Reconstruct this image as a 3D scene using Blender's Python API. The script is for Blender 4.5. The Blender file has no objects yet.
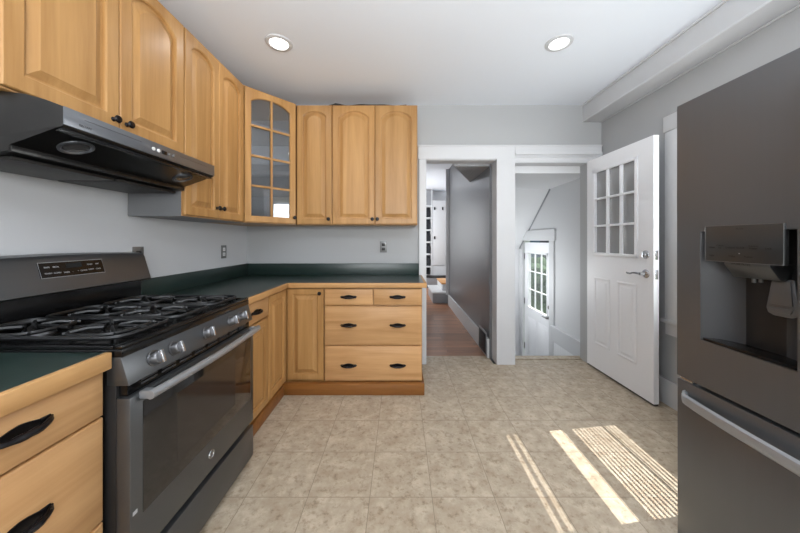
import bpy, bmesh, math, random
from mathutils import Vector, Matrix
PI = math.pi
random.seed(7)
SC = bpy.context.scene
C = SC.collection

# ------------------------------------------------------------------ camera, light, exposure
H = 1.27
cam_d = bpy.data.cameras.new('camera'); cam = bpy.data.objects.new('camera', cam_d); C.objects.link(cam)
cam.location = (0, 0, H); cam.rotation_euler = (PI/2, 0, 0)
cam_d.sensor_width = 36; cam_d.lens = 292/800*36
cam_d.shift_x = 0.0; cam_d.shift_y = -26.5/800
cam_d.clip_start = 0.02; cam_d.clip_end = 200
SC.camera = cam
SC.view_settings.view_transform = 'Standard'; SC.view_settings.look = 'None'
SC.view_settings.gamma = 1; SC.view_settings.use_curve_mapping = False
SC.view_settings.exposure = 0.0
SC.cycles.max_bounces = 10; SC.cycles.diffuse_bounces = 6; SC.cycles.glossy_bounces = 4
SC.cycles.transparent_max_bounces = 12

SUN = Vector((-1, -0.13, -1.22))
W = bpy.data.worlds.new('sky'); SC.world = W; W.use_nodes = True
nt = W.node_tree; bg = nt.nodes['Background']
sky = nt.nodes.new('ShaderNodeTexSky'); sky.sky_type = 'NISHITA'; sky.sun_disc = False
sky.sun_elevation = math.radians(50); sky.sun_rotation = math.radians(83)
hsv = nt.nodes.new('ShaderNodeHueSaturation'); hsv.inputs['Saturation'].default_value = 0.35
nt.links.new(sky.outputs[0], hsv.inputs['Color']); nt.links.new(hsv.outputs[0], bg.inputs[0])
bg.inputs[1].default_value = 0.3
sun_d = bpy.data.lights.new('sun', 'SUN'); sun = bpy.data.objects.new('sun', sun_d); C.objects.link(sun)
sun_d.energy = 10.5; sun_d.angle = math.radians(0.2); sun_d.color = (1, 0.97, 0.92)
sun.rotation_euler = SUN.to_track_quat('-Z', 'Y').to_euler()

def area(name, loc, direction, sx, sy, power, color=(0.95, 0.98, 1.0), spread=180):
    d = bpy.data.lights.new(name, 'AREA'); d.shape = 'RECTANGLE'; d.size = sx; d.size_y = sy
    d.energy = power; d.color = color; d.spread = math.radians(spread)
    o = bpy.data.objects.new(name, d); C.objects.link(o); o.location = loc
    o.rotation_euler = Vector(direction).to_track_quat('-Z', 'Y').to_euler()
    return o
# daylight through the windows of the kitchen's rear wall, the far room and the side window, plus added fill lamps
area('daylight_rear_window', (-0.55, -2.42, 1.5), (0, 1, 0.3), 1.3, 1.4, 30)
area('daylight_rear_glass_door', (1.15, -2.42, 1.25), (0, 1, 0.3), 1.5, 2.0, 34)
area('added_ceiling_fill', (0.3, -0.9, 1.75), (0, 0.35, 1), 1.4, 1.2, 114)  # lamp added behind the camera, aimed up to brighten the ceiling
area('daylight_side_window', (2.0, 1.77, 1.35), (-1, 0.05, 0.05), 0.6, 1.2, 14)
area('added_stair_fill', (1.18, 4.3, 0.9), (1, 0, 0.1), 0.8, 0.9, 19)  # unseen lamp added to brighten the stairwell, no fixture there
area('added_hall_fill', (0.02, 4.6, 1.4), (1, 0, 0), 1.4, 1.6, 1.5)  # added lamp out of view that lights the hall wall
area('daylight_far_room', (-0.6, 7.0, 1.5), (1, 0.1, 0), 1.2, 1.4, 60)

# ------------------------------------------------------------------ materials
def lin(c):
    return tuple(((v/255)/12.92 if v/255 <= 0.04045 else ((v/255+0.055)/1.055)**2.4) for v in c)+(1,)
def mat(name, rgb, rough=0.5, metal=0.0, spec=0.5, coat=0.0, bump=0.0, bscale=40, emis=None, estr=0, var=0.0, aniso=0):
    m = bpy.data.materials.new(name); m.use_nodes = True
    n = m.node_tree.nodes; l = m.node_tree.links; p = n['Principled BSDF']
    p.inputs['Base Color'].default_value = lin(rgb); p.inputs['Roughness'].default_value = rough
    p.inputs['Metallic'].default_value = metal; p.inputs['Specular IOR Level'].default_value = spec
    p.inputs['Coat Weight'].default_value = coat
    tc = n.new('ShaderNodeTexCoord')
    nz = n.new('ShaderNodeTexNoise'); nz.inputs['Scale'].default_value = bscale; nz.inputs['Detail'].default_value = 4
    l.new(tc.outputs['Object'], nz.inputs['Vector'])
    mx = n.new('ShaderNodeMix'); mx.data_type = 'RGBA'
    c = lin(rgb); v = max(var, 0.015)
    mx.inputs[6].default_value = tuple(max(0, x*(1-v)) for x in c[:3])+(1,)
    mx.inputs[7].default_value = tuple(min(1, x*(1+v)) for x in c[:3])+(1,)
    l.new(nz.outputs[0], mx.inputs[0]); l.new(mx.outputs[2], p.inputs['Base Color'])
    if bump:
        b = n.new('ShaderNodeBump'); b.inputs['Strength'].default_value = bump; b.inputs['Distance'].default_value = 0.002
        l.new(nz.outputs[0], b.inputs['Height']); l.new(b.outputs[0], p.inputs['Normal'])
    if emis:
        p.inputs['Emission Color'].default_value = lin(emis); p.inputs['Emission Strength'].default_value = estr
    return m

def wood(name, light, dark, axis='Z', rough=0.42, scale=1.0, rnd=True, coat=0.12, fig=0.0):
    m = bpy.data.materials.new(name); m.use_nodes = True
    n = m.node_tree.nodes; l = m.node_tree.links; p = n['Principled BSDF']
    tc = n.new('ShaderNodeTexCoord'); mp = n.new('ShaderNodeMapping')
    s = [14*scale, 14*scale, 14*scale]; s['XYZ'.index(axis)] = 0.9*scale
    mp.inputs['Scale'].default_value = s
    l.new(tc.outputs['Object'], mp.inputs['Vector'])
    add = n.new('ShaderNodeVectorMath'); add.operation = 'ADD'
    oi = n.new('ShaderNodeObjectInfo'); ml = n.new('ShaderNodeMath'); ml.operation = 'MULTIPLY'; ml.inputs[1].default_value = 37
    l.new(oi.outputs['Random'], ml.inputs[0]); l.new(mp.outputs[0], add.inputs[0]); l.new(ml.outputs[0], add.inputs[1])
    n1 = n.new('ShaderNodeTexNoise'); n1.inputs['Scale'].default_value = 1.0; n1.inputs['Detail'].default_value = 6; n1.inputs['Distortion'].default_value = 0.6
    n2 = n.new('ShaderNodeTexNoise'); n2.inputs['Scale'].default_value = 7.0; n2.inputs['Detail'].default_value = 3
    l.new(add.outputs[0], n1.inputs['Vector']); l.new(add.outputs[0], n2.inputs['Vector'])
    av = n.new('ShaderNodeMath'); av.operation = 'MULTIPLY_ADD'; av.inputs[1].default_value = 0.25
    l.new(n2.outputs[0], av.inputs[0]); l.new(n1.outputs[0], av.inputs[2])
    r = n.new('ShaderNodeValToRGB'); r.color_ramp.elements[0].position = 0.36; r.color_ramp.elements[1].position = 0.80
    r.color_ramp.elements[0].color = lin(dark); r.color_ramp.elements[1].color = lin(light)
    l.new(av.outputs[0], r.inputs[0])
    hs = n.new('ShaderNodeHueSaturation')
    mr = n.new('ShaderNodeMapRange'); mr.inputs[3].default_value = 0.93 if rnd else 1; mr.inputs[4].default_value = 1.06 if rnd else 1
    l.new(oi.outputs['Random'], mr.inputs[0]); l.new(mr.outputs[0], hs.inputs['Value'])
    l.new(r.outputs[0], hs.inputs['Color']); l.new(hs.outputs[0], p.inputs['Base Color'])
    p.inputs['Roughness'].default_value = rough; p.inputs['Coat Weight'].default_value = coat; p.inputs['Coat Roughness'].default_value = 0.25; p.inputs['Specular IOR Level'].default_value = 0.3
    return m

def tile_mat():
    m = bpy.data.materials.new('travertine_tile'); m.use_nodes = True
    n = m.node_tree.nodes; l = m.node_tree.links; p = n['Principled BSDF']
    tc = n.new('ShaderNodeTexCoord'); mp = n.new('ShaderNodeMapping')
    mp.inputs['Location'].default_value = (0.149+0.307*20, -1.442+0.307*20, 0)
    l.new(tc.outputs['Object'], mp.inputs['Vector'])
    br = n.new('ShaderNodeTexBrick'); br.offset = 0; br.squash = 1; br.inputs['Scale'].default_value = 1
    br.inputs['Brick Width'].default_value = 0.307; br.inputs['Row Height'].default_value = 0.307
    br.inputs['Mortar Size'].default_value = 0.0016; br.inputs['Mortar Smooth'].default_value = 0.3
    br.inputs['Color1'].default_value = (0.25, 0.25, 0.25, 1); br.inputs['Color2'].default_value = (0.75, 0.75, 0.75, 1)
    l.new(mp.outputs[0], br.inputs['Vector'])
    # mottling shifted per tile
    vm = n.new('ShaderNodeVectorMath'); vm.operation = 'MULTIPLY_ADD'
    vm.inputs[1].default_value = (9, 9, 9); l.new(br.outputs['Color'], vm.inputs[0]); l.new(tc.outputs['Object'], vm.inputs[2])
    n1 = n.new('ShaderNodeTexNoise'); n1.inputs['Scale'].default_value = 13; n1.inputs['Detail'].default_value = 9; n1.inputs['Roughness'].default_value = 0.68
    n2 = n.new('ShaderNodeTexNoise'); n2.inputs['Scale'].default_value = 34; n2.inputs['Detail'].default_value = 5; n2.inputs['Roughness'].default_value = 0.7
    l.new(vm.outputs[0], n1.inputs['Vector']); l.new(vm.outputs[0], n2.inputs['Vector'])
    r = n.new('ShaderNodeValToRGB'); e = r.color_ramp.elements
    e[0].position = 0.36; e[0].color = lin((164, 147, 126)); e[1].position = 0.64; e[1].color = lin((190, 176, 156))
    x = e.new(0.5); x.color = lin((174, 160, 140))
    l.new(n1.outputs[0], r.inputs[0])
    r2 = n.new('ShaderNodeValToRGB'); e = r2.color_ramp.elements
    e[0].position = 0.34; e[0].color = (0.66, 0.61, 0.56, 1); e[1].position = 0.48; e[1].color = (1, 1, 1, 1)
    l.new(n2.outputs[0], r2.inputs[0])
    mu = n.new('ShaderNodeMix'); mu.data_type = 'RGBA'; mu.blend_type = 'MULTIPLY'; mu.inputs[0].default_value = 0.95
    l.new(r.outputs[0], mu.inputs[6]); l.new(r2.outputs[0], mu.inputs[7])
    mo = n.new('ShaderNodeMix'); mo.data_type = 'RGBA'; mo.inputs[7].default_value = lin((126, 111, 93))
    l.new(br.outputs['Fac'], mo.inputs[0]); l.new(mu.outputs[2], mo.inputs[6])
    l.new(mo.outputs[2], p.inputs['Base Color'])
    p.inputs['Roughness'].default_value = 0.42; p.inputs['Specular IOR Level'].default_value = 0.4
    b = n.new('ShaderNodeBump'); b.inputs['Strength'].default_value = 0.15; b.inputs['Distance'].default_value = 0.002
    l.new(n2.outputs[0], b.inputs['Height']); l.new(b.outputs[0], p.inputs['Normal'])
    return m

def plank_mat():
    m = bpy.data.materials.new('hall_planks'); m.use_nodes = True
    n = m.node_tree.nodes; l = m.node_tree.links; p = n['Principled BSDF']
    tc = n.new('ShaderNodeTexCoord')
    br = n.new('ShaderNodeTexBrick'); br.offset = 0.4; br.inputs['Scale'].default_value = 1
    br.inputs['Brick Width'].default_value = 0.9; br.inputs['Row Height'].default_value = 0.075
    br.inputs['Mortar Size'].default_value = 0.0012
    br.inputs['Color1'].default_value = lin((206, 138, 88)); br.inputs['Color2'].default_value = lin((156, 100, 62)); br.inputs['Mortar'].default_value = lin((50, 34, 26))
    l.new(tc.outputs['Object'], br.inputs['Vector'])
    mp = n.new('ShaderNodeMapping'); mp.inputs['Scale'].default_value = (2, 30, 2); l.new(tc.outputs['Object'], mp.inputs['Vector'])
    nz = n.new('ShaderNodeTexNoise'); nz.inputs['Scale'].default_value = 2; nz.inputs['Detail'].default_value = 5; l.new(mp.outputs[0], nz.inputs['Vector'])
    mu = n.new('ShaderNodeMix'); mu.data_type = 'RGBA'; mu.blend_type = 'MULTIPLY'; mu.inputs[0].default_value = 0.7
    l.new(br.outputs['Color'], mu.inputs[6]); l.new(nz.outputs[0], mu.inputs[7])
    bc = n.new('ShaderNodeBrightContrast'); bc.inputs[1].default_value = 0.03
    l.new(mu.outputs[2], bc.inputs[0]); l.new(bc.outputs[0], p.inputs['Base Color'])
    p.inputs['Roughness'].default_value = 0.33; p.inputs['Coat Weight'].default_value = 0.1
    return m

def brushed(name, rgb, rough=0.32, axis='Z', metal=0.9):
    m = bpy.data.materials.new(name); m.use_nodes = True
    n = m.node_tree.nodes; l = m.node_tree.links; p = n['Principled BSDF']
    tc = n.new('ShaderNodeTexCoord'); mp = n.new('ShaderNodeMapping'); s = [60, 60, 60]; s['XYZ'.index(axis)] = 1.0
    mp.inputs['Scale'].default_value = s; l.new(tc.outputs['Object'], mp.inputs['Vector'])
    nz = n.new('ShaderNodeTexNoise'); nz.inputs['Scale'].default_value = 1; nz.inputs['Detail'].default_value = 3; l.new(mp.outputs[0], nz.inputs['Vector'])
    mr = n.new('ShaderNodeMapRange'); mr.inputs[3].default_value = rough-0.02; mr.inputs[4].default_value = rough+0.02
    l.new(nz.outputs[0], mr.inputs[0]); l.new(mr.outputs[0], p.inputs['Roughness'])
    mx = n.new('ShaderNodeMix'); mx.data_type = 'RGBA'; c = lin(rgb)
    mx.inputs[6].default_value = tuple(x*0.97 for x in c[:3])+(1,); mx.inputs[7].default_value = tuple(min(1, x*1.03) for x in c[:3])+(1,)
    l.new(nz.outputs[0], mx.inputs[0]); l.new(mx.outputs[2], p.inputs['Base Color'])
    p.inputs['Metallic'].default_value = metal
    return m

def glass_mat(name, tint=(1, 1, 1), refl=0.06):
    m = bpy.data.materials.new(name); m.use_nodes = True
    n = m.node_tree.nodes; l = m.node_tree.links; n.remove(n['Principled BSDF'])
    out = n['Material Output']; t = n.new('ShaderNodeBsdfTransparent'); t.inputs[0].default_value = tint+(1,)
    g = n.new('ShaderNodeBsdfGlossy'); g.inputs['Roughness'].default_value = 0.02
    lw = n.new('ShaderNodeLayerWeight'); lw.inputs[0].default_value = 0.5
    pw = n.new('ShaderNodeMath'); pw.operation = 'POWER'; pw.inputs[1].default_value = 4; l.new(lw.outputs['Facing'], pw.inputs[0])
    mr = n.new('ShaderNodeMapRange'); mr.inputs[3].default_value = refl; mr.inputs[4].default_value = 0.9
    l.new(pw.outputs[0], mr.inputs[0])
    mx = n.new('ShaderNodeMixShader'); l.new(mr.outputs[0], mx.inputs[0]); l.new(t.outputs[0], mx.inputs[1]); l.new(g.outputs[0], mx.inputs[2])
    l.new(mx.outputs[0], out.inputs['Surface'])
    return m

def bead_mat(name, rgb, axis, pitch=0.04):
    m = mat(name, rgb, 0.45)
    n = m.node_tree.nodes; l = m.node_tree.links; p = n['Principled BSDF']
    tc = n.new('ShaderNodeTexCoord'); sx = n.new('ShaderNodeSeparateXYZ'); l.new(tc.outputs['Object'], sx.inputs[0])
    md = n.new('ShaderNodeMath'); md.operation = 'PINGPONG'; md.inputs[1].default_value = pitch/2; l.new(sx.outputs['XYZ'.index(axis)], md.inputs[0])
    mr = n.new('ShaderNodeMapRange'); mr.inputs[1].default_value = 0; mr.inputs[2].default_value = pitch*0.14; l.new(md.outputs[0], mr.inputs[0])
    b = n.new('ShaderNodeBump'); b.inputs['Strength'].default_value = 1; b.inputs['Distance'].default_value = 0.004
    l.new(mr.outputs[0], b.inputs['Height']); l.new(b.outputs[0], p.inputs['Normal'])
    return m

def brightened_glass():  # grey diffuse mixed in imitates the lit look of the pane
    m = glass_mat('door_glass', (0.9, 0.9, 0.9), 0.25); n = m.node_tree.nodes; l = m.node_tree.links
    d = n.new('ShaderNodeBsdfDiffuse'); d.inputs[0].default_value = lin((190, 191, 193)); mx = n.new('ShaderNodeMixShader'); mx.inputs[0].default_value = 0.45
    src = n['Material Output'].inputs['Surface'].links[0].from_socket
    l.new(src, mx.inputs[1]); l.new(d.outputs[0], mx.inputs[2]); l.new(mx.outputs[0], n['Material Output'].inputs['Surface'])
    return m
M = dict(doorglass=brightened_glass(),
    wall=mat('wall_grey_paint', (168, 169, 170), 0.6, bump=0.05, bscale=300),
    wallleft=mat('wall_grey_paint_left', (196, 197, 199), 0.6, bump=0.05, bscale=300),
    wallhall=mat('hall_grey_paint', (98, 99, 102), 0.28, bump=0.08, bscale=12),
    white=mat('white_trim_paint', (202, 203, 205), 0.35),
    doorw=mat('white_door_paint', (236, 237, 240), 0.32),
    ceil=mat('ceiling_paint', (232, 237, 244), 0.8, bump=0.04, bscale=200),
    stairwall=mat('stair_white_paint', (222, 223, 225), 0.6),
    stairgrey=mat('stair_grey_paint', (198, 199, 201), 0.6),
    tile=tile_mat(), plank=plank_mat(),
    maple_v=wood('maple_upright', (184, 141, 88), (154, 111, 63), 'Z'),
    maple_h=wood('maple_crosswise', (202, 158, 110), (172, 127, 80), 'X'),
    edge=wood('counter_edge_maple', (198, 154, 102), (172, 128, 80), 'X', rnd=False),
    edge_y=wood('counter_edge_maple_deep', (198, 154, 102), (172, 128, 80), 'Y', rnd=False),
    plinth=wood('plinth_stained', (140, 90, 42), (112, 70, 32), 'X', rnd=False),
    oak=wood('oak_step', (214, 160, 100), (180, 124, 70), 'X'),
    green=mat('green_laminate', (32, 47, 43), 0.28, spec=0.6, var=0.25, bscale=350),
    cabside=mat('cabinet_side_grey', (112, 113, 115), 0.5),
    cabin=mat('cabinet_inside', (150, 152, 156), 0.6),
    steel=brushed('black_stainless', (97, 99, 101), 0.34, 'X', 0.8),
    steel_h=brushed('hood_stainless_darkened', (58, 57, 56), 0.3, 'X'),  # base colour darkened to imitate dark reflections in the canopy
    steel_f=brushed('black_stainless_fridge', (114, 117, 121), 0.36, 'Z', 0.8),
    steel_p=brushed('panel_stainless', (84, 85, 86), 0.3, 'X', 0.8),
    steel_l=brushed('grey_stainless', (122, 125, 130), 0.3, 'X', 0.8),
    bright=mat('bright_chrome', (195, 196, 200), 0.25, 1.0),
    handle=brushed('handle_steel', (158, 161, 165), 0.32, 'X', 0.6),
    black=mat('black_enamel', (14, 14, 15), 0.2, spec=0.35),
    blackm=mat('black_satin', (22, 22, 23), 0.45),
    iron=mat('cast_iron', (17, 17, 18), 0.4, spec=0.5),
    ovenglass=mat('oven_glass', (30, 28, 27), 0.08, spec=0.7),
    bronze=mat('black_bronze_pull', (24, 22, 24), 0.32, 0.6),
    dark=mat('dark_void', (12, 12, 12), 0.8),
    burner=mat('burner_aluminium', (120, 120, 122), 0.35, 0.9),
    filt=mat('filter_mesh', (50, 48, 46), 0.45, 0.7, bump=1, bscale=250, var=0.4),
    textg=mat('grey_print', (170, 172, 175), 0.5), textd=mat('dark_print', (30, 30, 30), 0.5),
    textf=mat('faint_print', (20, 20, 20), 0.4),
    led=mat('lamp_diffuser', (255, 255, 255), 0.5, emis=(255, 252, 246), estr=6),
    glass=glass_mat('clear_glass'), cabglass=glass_mat('cabinet_glass', (0.8, 0.82, 0.85), 0.2),
    knobm=mat('knob_satin', (120, 120, 122), 0.35, 0.9),
    recess=mat('recess_plastic', (62, 62, 63), 0.42, 0.3),
    slotgrey=mat('slot_grey', (58, 58, 60), 0.4),
    lens=mat('hood_lens', (70, 70, 72), 0.1, spec=0.8),
    plate=mat('metal_plate', (120, 120, 119), 0.4, 0.6), platew=mat('white_plate', (215, 215, 214), 0.4),
    blind=mat('blind_white', (225, 225, 222), 0.5),
    grass=mat('lawn_green', (66, 98, 44), 0.9, var=0.4, bscale=20), leaf=mat('hedge_leaf', (44, 78, 34), 0.8, var=0.5, bscale=8),
    siding=mat('siding_blue', (70, 96, 112), 0.7), bark=mat('bark', (80, 66, 52), 0.9),
    bead_x=bead_mat('beadboard_x', (150, 151, 153), 'X'), bead_y=bead_mat('beadboard_y', (228, 229, 231), 'Y'),
    shelfdark=mat('dark_cubby_back', (44, 46, 52), 0.6), grey=mat('grey_painted_wood', (140, 142, 146), 0.5),
    book1=mat('dark_cloth_bin', (34, 35, 40), 0.8),
)

# ------------------------------------------------------------------ mesh helpers
def newbm(): return bmesh.new()
def merge(dst, src, mtx=None):
    if mtx: src.transform(mtx)
    me = bpy.data.meshes.new('tmp'); src.to_mesh(me); dst.from_mesh(me); bpy.data.meshes.remove(me); src.free()
def box(bm, x0, x1, y0, y1, z0, z1, bev=0.0, seg=2, mtx=None):
    b = bmesh.new(); bmesh.ops.create_cube(b, size=1)
    for v in b.verts:
        v.co = Vector(((x0+x1)/2+v.co.x*(x1-x0), (y0+y1)/2+v.co.y*(y1-y0), (z0+z1)/2+v.co.z*(z1-z0)))
    if bev: bmesh.ops.bevel(b, geom=b.edges[:], offset=bev, segments=seg, profile=0.5, affect='EDGES')
    merge(bm, b, mtx)
def cyl(bm, p0, p1, r0, r1=None, n=20, bev=0):
    r1 = r0 if r1 is None else r1
    p0 = Vector(p0); p1 = Vector(p1); d = p1-p0
    b = bmesh.new(); bmesh.ops.create_cone(b, cap_ends=True, segments=n, radius1=r0, radius2=r1, depth=d.length)
    if bev: bmesh.ops.bevel(b, geom=[e for e in b.edges if len(e.link_faces) == 2 and e.calc_face_angle(0) > 1], offset=bev, segments=2, profile=0.5, affect='EDGES')
    merge(bm, b, Matrix.Translation((p0+p1)/2) @ d.to_track_quat('Z', 'Y').to_matrix().to_4x4())
def lathe(bm, prof, origin=(0, 0, 0), axis=(0, 0, 1), n=24):
    b = bmesh.new(); rings = []
    for r, z in prof:
        if r < 1e-6: rings.append([b.verts.new((0, 0, z))])
        else: rings.append([b.verts.new((r*math.cos(2*PI*i/n), r*math.sin(2*PI*i/n), z)) for i in range(n)])
    for a, c in zip(rings, rings[1:]):
        for i in range(n):
            j = (i+1) % n
            if len(a) == 1 and len(c) == 1: continue
            if len(a) == 1: b.faces.new((a[0], c[i], c[j]))
            elif len(c) == 1: b.faces.new((a[i], c[0], a[j]))
            else: b.faces.new((a[i], c[i], c[j], a[j]))
    bmesh.ops.recalc_face_normals(b, faces=b.faces[:])
    merge(bm, b, Matrix.Translation(origin) @ Vector(axis).to_track_quat('Z', 'Y').to_matrix().to_4x4())
def tube(bm, pts, r, n=8, closed=False, flat=1.0):
    pts = [Vector(p) for p in pts]; b = bmesh.new(); rings = []; N = len(pts); up = None
    for i, p in enumerate(pts):
        a = pts[(i-1) % N] if (closed or i > 0) else p
        c = pts[(i+1) % N] if (closed or i < N-1) else p
        t = (c-a).normalized()
        if up is None: up = Vector((0, 0, 1)) if abs(t.z) < 0.9 else Vector((0, 1, 0))
        s = t.cross(up).normalized(); u = s.cross(t).normalized()
        rr = r[i] if isinstance(r, (list, tuple)) else r
        rings.append([b.verts.new(p+s*rr*math.cos(2*PI*k/n)+u*rr*flat*math.sin(2*PI*k/n)) for k in range(n)])
    rng = range(N) if closed else range(N-1)
    for i in rng:
        a, c = rings[i], rings[(i+1) % N]
        for k in range(n):
            j = (k+1) % n; b.faces.new((a[k], a[j], c[j], c[k]))
    if not closed:
        b.faces.new(rings[0][::-1]); b.faces.new(rings[-1])
    bmesh.ops.recalc_face_normals(b, faces=b.faces[:])
    merge(bm, b)
def prism(bm, pts, axis, a, c, bev=0):
    """closed polygon given in the two other axes (in xyz order), pushed along axis from a to c"""
    b = bmesh.new()
    def P(u, v, w): return {'X': (w, u, v), 'Y': (u, w, v), 'Z': (u, v, w)}[axis]
    A = [b.verts.new(P(u, v, a)) for u, v in pts]; Bq = [b.verts.new(P(u, v, c)) for u, v in pts]
    b.faces.new(A); b.faces.new(Bq[::-1])
    for i in range(len(pts)):
        j = (i+1) % len(pts); b.faces.new((A[i], Bq[i], Bq[j], A[j]))
    bmesh.ops.recalc_face_normals(b, faces=b.faces[:])
    if bev: bmesh.ops.bevel(b, geom=b.edges[:], offset=bev, segments=2, profile=0.5, affect='EDGES')
    merge(bm, b)
def obj(name, bm, m, parent=None, smooth=True, label=None, sharp=35):
    me = bpy.data.meshes.new(name)
    bm.to_mesh(me); bm.free()
    if smooth:
        for p in me.polygons: p.use_smooth = True
        me.set_sharp_from_angle(angle=math.radians(sharp))
    me.materials.append(m if not isinstance(m, str) else M[m])
    o = bpy.data.objects.new(name, me); C.objects.link(o)
    if parent: o.parent = parent
    if label: o['label'] = label
    return o
def thing(name, label, cat, loc=(0, 0, 0), rz=0, group=None):
    o = bpy.data.objects.new(name, None); C.objects.link(o); o.empty_display_size = 0.1
    o.location = loc; o.rotation_euler = (0, 0, rz); return tag(o, label, cat, group)
def tag(o, label, cat, group=None):
    o['label'] = label; o['category'] = cat
    if group: o['group'] = group
    return o
def struct(name, bm, m, parent=None, smooth=False, label=None):
    o = obj(name, bm, m, parent, smooth)
    if parent is None: o['kind'] = 'structure'
    if label: o['label'] = label
    return o
def text(name, s, size, m, parent, loc, rot, ext=0.0004, align='CENTER', bold=False):
    cu = bpy.data.curves.new(name, 'FONT'); cu.body = s; cu.size = size; cu.extrude = ext
    cu.align_x = align; cu.align_y = 'CENTER'; cu.materials.append(M[m])
    tmp = bpy.data.objects.new('tmp_text', cu); me = bpy.data.meshes.new_from_object(tmp)
    bpy.data.objects.remove(tmp); me.name = name
    o = bpy.data.objects.new(name, me); C.objects.link(o); o.parent = parent; o.location = loc; o.rotation_euler = rot
    return o
FRONT = (PI/2, 0, 0)      # text facing local -Y

# ------------------------------------------------------------------ structure
XL, XR, YB, ZC, YR = -1.572, 2.07, 3.0, 2.657, -2.5
T = 0.13
b = newbm(); box(b, XL-T, XR+T, YR-T, YB, -0.05, 0); box(b, 0.2, 0.96, YB, 3.2, -0.05, 0); box(b, 1.17, XR, YB, 3.17, -0.05, 0)
struct('floor', b, 'tile', label='beige travertine-look tile kitchen floor')
b = newbm(); box(b, 0.0, 0.96, 3.2, 5.72, -0.05, 0); box(b, -1.6, 2.07, 5.72, 8.3, -0.05, 0)
struct('floor.001', b, 'plank', label='glossy brown plank floor of the hall')
b = newbm(); box(b, XL-T, XR+T, YR-T, YB+T, ZC, ZC+0.1)
struct('ceiling', b, 'ceil', label='smooth white kitchen ceiling')
b = newbm(); box(b, XL-T, XL, YR-T, YB+T, 0, ZC)
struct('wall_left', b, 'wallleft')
# wall right with window and outside-door holes
WY0, WY1, WZ0, WZ1 = 1.40, 2.14, 0.665, 2.10
DY0, DY1, DZ0, DZ1 = 4.00, 4.94, -0.80, 1.26
b = newbm()
box(b, XR, XR+T, YR-T, WY0, 0, ZC); box(b, XR, XR+T, WY0, WY1, 0, WZ0); box(b, XR, XR+T, WY0, WY1, WZ1, ZC); box(b, XR, XR+T, WY1, 3.13, 0, ZC)
struct('wall_right', b, 'wall')
b = newbm()
box(b, XR, XR+T, 3.13, DY0, -0.9, ZC); box(b, XR, XR+T, DY0, DY1, DZ1, ZC); box(b, XR, XR+T, DY0, DY1, -0.9, DZ0); box(b, XR, XR+T, DY1, 5.2, -0.9, ZC)
struct('wall_stair_right', b, 'stairgrey', label='pale grey wall of the stairwell round the outside door')
# back wall
b = newbm(); OZ = 2.094
box(b, XL, 0.265, YB, YB+T, 0, ZC); box(b, 0.265, 0.987, YB, YB+T, OZ, ZC); box(b, 0.987, 1.17, YB, YB+T, 0, ZC)
box(b, 1.17, 1.93, YB, YB+T, OZ, ZC); box(b, 1.93, XR, YB, YB+T, 0, ZC)
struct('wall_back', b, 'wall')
# rear wall behind the camera with window opening and glass door opening
b = newbm()
box(b, XL, -1.3, YR-T, YR, 0, ZC); box(b, -1.3, 0.2, YR-T, YR, 0, 0.75); box(b, -1.3, 0.2, YR-T, YR, 2.25, ZC)
box(b, 0.2, 0.35, YR-T, YR, 0, ZC); box(b, 0.35, 1.95, YR-T, YR, 2.3, ZC); box(b, 1.95, XR, YR-T, YR, 0, ZC)
struct('wall_rear', b, 'wall')
# hall
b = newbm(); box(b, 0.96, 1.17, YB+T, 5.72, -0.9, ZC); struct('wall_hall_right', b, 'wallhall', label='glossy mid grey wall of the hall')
b = newbm(); box(b, -0.1, 0.0, YB+T, 5.72, 0, ZC); box(b, -1.7, -1.6, 5.72, 8.3, 0, ZC); box(b, -1.6, -0.0, 5.62, 5.72, 0, ZC); box(b, 0, 0.2, YB+T, YB+0.2, 0, ZC)
struct('wall_hall_left', b, 'stairwall')
b = newbm(); box(b, -1.7, 2.2, 8.3, 8.4, 0, ZC); box(b, 2.07, 2.2, 5.2, 8.3, -0.9, ZC); box(b, 1.17, 2.07, 5.62, 5.72, 0, ZC); struct('wall_far_room', b, 'stairwall')
b = newbm(); box(b, -1.7, 2.2, YB+T, 8.4, ZC, ZC+0.1); struct('ceiling.001', b, 'ceil', label='white ceiling over the hall and far room')
# triangular beadboard soffit under the upper stairs
b = newbm(); prism(b, [(0.96, YB+T), (0.96, 4.0), (0.58, YB+T)], 'Z', 2.06, ZC); o = struct('soffit_hall', b, 'bead_x', label='grey beadboard underside of the upper stairs')
# stairwell
b = newbm(); box(b, 1.17, XR, 5.05, 5.2, -0.9, ZC); struct('wall_stair_far', b, 'stairwall')
b = newbm(); prism(b, [(YB+T, 1.985), (4.03, 1.975), (5.05, 1.13), (5.05, ZC), (YB+T, ZC)], 'X', 1.17, XR); struct('ceiling_stair', b, 'stairwall', label='sloped white ceiling over the cellar stairs')
b = newbm(); prism(b, [(4.02, 1.985), (4.02, 1.960), (5.04, 1.115), (5.04, 1.14)], 'X', XR-.012, XR); struct('trim_11', b, 'grey', label='thin grey strip where the sloped stair ceiling meets the wall')
b = newbm(); box(b, 1.17, XR, 3.95, 5.05, -0.9, -0.8); struct('floor_landing', b, 'stairwall')
b = newbm()
for k in range(4): box(b, 1.17, XR, 3.17+0.2*k, 3.37+0.2*k, -0.9, -0.2*(k+1)+0.0)
struct('steps_down', b, 'grey', label='grey painted steps going down to the outside door')
b = newbm(); box(b, 1.172, XR-0.022, 3.10, 3.19, 0.0, 0.008, 0.003); struct('threshold_stair', b, 'tile')
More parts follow.
